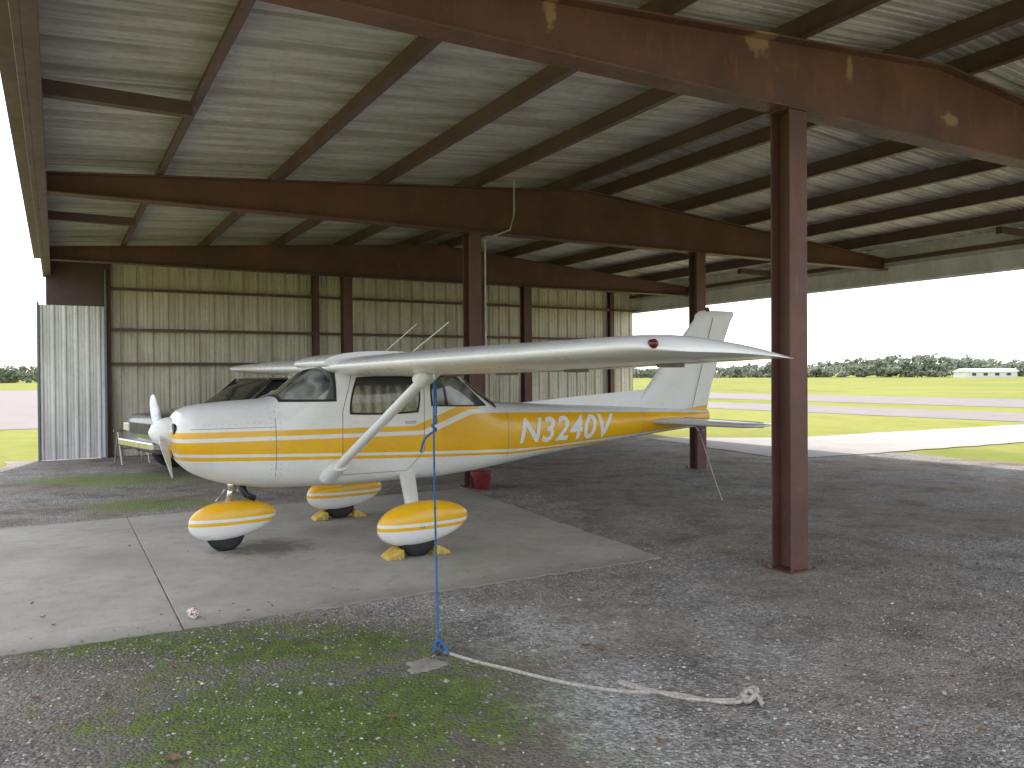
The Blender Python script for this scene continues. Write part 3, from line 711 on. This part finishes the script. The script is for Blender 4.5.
a=Acc(); a.box(.9,4.4,-.006,.0,.62,.66); a.make('side_trim',M_black,CR)
e=empty('metal_stand',W(1.0,16.6,0),A+.3); a=Acc()
for x in (0,.5):
    a.tube([(x,-.18,0),(x,0,.62)],.015,8); a.tube([(x,.18,0),(x,0,.62)],.015,8)
a.tube([(-.08,0,.63),(.58,0,.63)],.018,8); a.tube([(0,-.1,.3),(.5,-.1,.3)],.012,8); a.make('frame',M_alu,e)

# ------------------------------------------------------------------ distant trees
vs=[];fs=[]
def tree(cx,cy,h,w):
    K=random.randint(4,6); cl=[(cx+random.gauss(0,w*.4),cy+random.gauss(0,w*.2),h*random.uniform(.10,.80),w*random.uniform(.14,.25)) for _ in range(K)]
    for (x,y,z,r) in cl:
        for _ in range(20):
            d=Vector((random.gauss(0,1),random.gauss(0,1),random.gauss(0,1))).normalized()*r*random.uniform(.3,1.15)
            c=Vector((x+d.x,y+d.y,max(.3,z+d.z*.6))); s=random.uniform(.4,1.0)
            n1=Vector((random.gauss(0,1),random.gauss(0,1),random.gauss(0,1))).normalized(); n2=n1.orthogonal().normalized(); b=len(vs)
            vs.extend([c+n1*s,c+n2*s,c-n1*s*.9,c-n2*s*.8]); fs.append((b,b+1,b+2,b+3))
def hprof(az):
    return 6.6+1.2*math.sin(az*14+1)+.9*math.sin(az*31)+.7*math.sin(az*67)
for i in range(640):
    az=math.radians(random.uniform(-40,46)); R0=random.uniform(370,430)+40*math.sin(az*9)
    tree(math.sin(az)*R0,math.cos(az)*R0,max(3.5,hprof(az)*1.2*random.uniform(.65,1.15)),random.uniform(8,12))
mesh('distant_treeline',vs,fs,M_fol)
e=empty('distant_white_building',(0,0,0)); c=Vector(((985-512)/800*260,260,0)); a=Acc(); a.box(c.x-8,c.x+8,c.y-4,c.y+4,0,2.0); a.make('walls',M_white_sheet,e)
a=Acc(); a.rings([[(x,c.y-4.5,2.0),(x,c.y+4.5,2.0),(x,c.y,3.0)] for x in (c.x-8.5,c.x+8.5)]); a.make('roof',M_fascia,e)
a=Acc()
for k in range(4): a.box(c.x-6.5+k*3.7,c.x-5.2+k*3.7,c.y-4.06,c.y-4.01,.7,1.5)
a.make('windows',M_black,e)

# ------------------------------------------------------------------ light
sd=Vector(W(.30,1.0,0)).normalized(); EL=math.radians(50)
sv=Vector((sd.x*math.cos(EL),sd.y*math.cos(EL),math.sin(EL)))
L=bpy.data.lights.new('sun','SUN'); L.energy=5; L.angle=math.radians(.5); L.color=(1,.94,.85)
lo=bpy.data.objects.new('sun',L); link(lo); lo.rotation_euler=sv.to_track_quat('Z','Y').to_euler(); lo.location=(0,0,20)
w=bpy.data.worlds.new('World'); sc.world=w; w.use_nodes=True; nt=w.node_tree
sk=nt.nodes.new('ShaderNodeTexSky'); sk.sky_type='NISHITA'; sk.sun_disc=False; sk.sun_elevation=EL; sk.sun_rotation=math.atan2(sv.x,sv.y)
sk.dust_density=1.5; sk.air_density=1; sk.ozone_density=1
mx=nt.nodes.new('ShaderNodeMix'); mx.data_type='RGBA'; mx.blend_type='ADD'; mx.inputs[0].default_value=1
nt.links.new(sk.outputs[0],mx.inputs[6]); mx.inputs[7].default_value=(9.2,9.1,9.1,1)  # constant white haze added over the sky to lift the shaded interior
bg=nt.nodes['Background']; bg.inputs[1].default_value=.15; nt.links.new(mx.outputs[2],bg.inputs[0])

cam=bpy.data.cameras.new('camera'); cam.sensor_width=36; cam.lens=800/1024*36; cam.clip_end=6000; cam.clip_start=.05
co=bpy.data.objects.new('camera',cam); link(co); co.location=(0,0,1.6); co.rotation_euler=(math.radians(90)-math.atan(8/800),math.radians(.4),0)
sc.camera=co
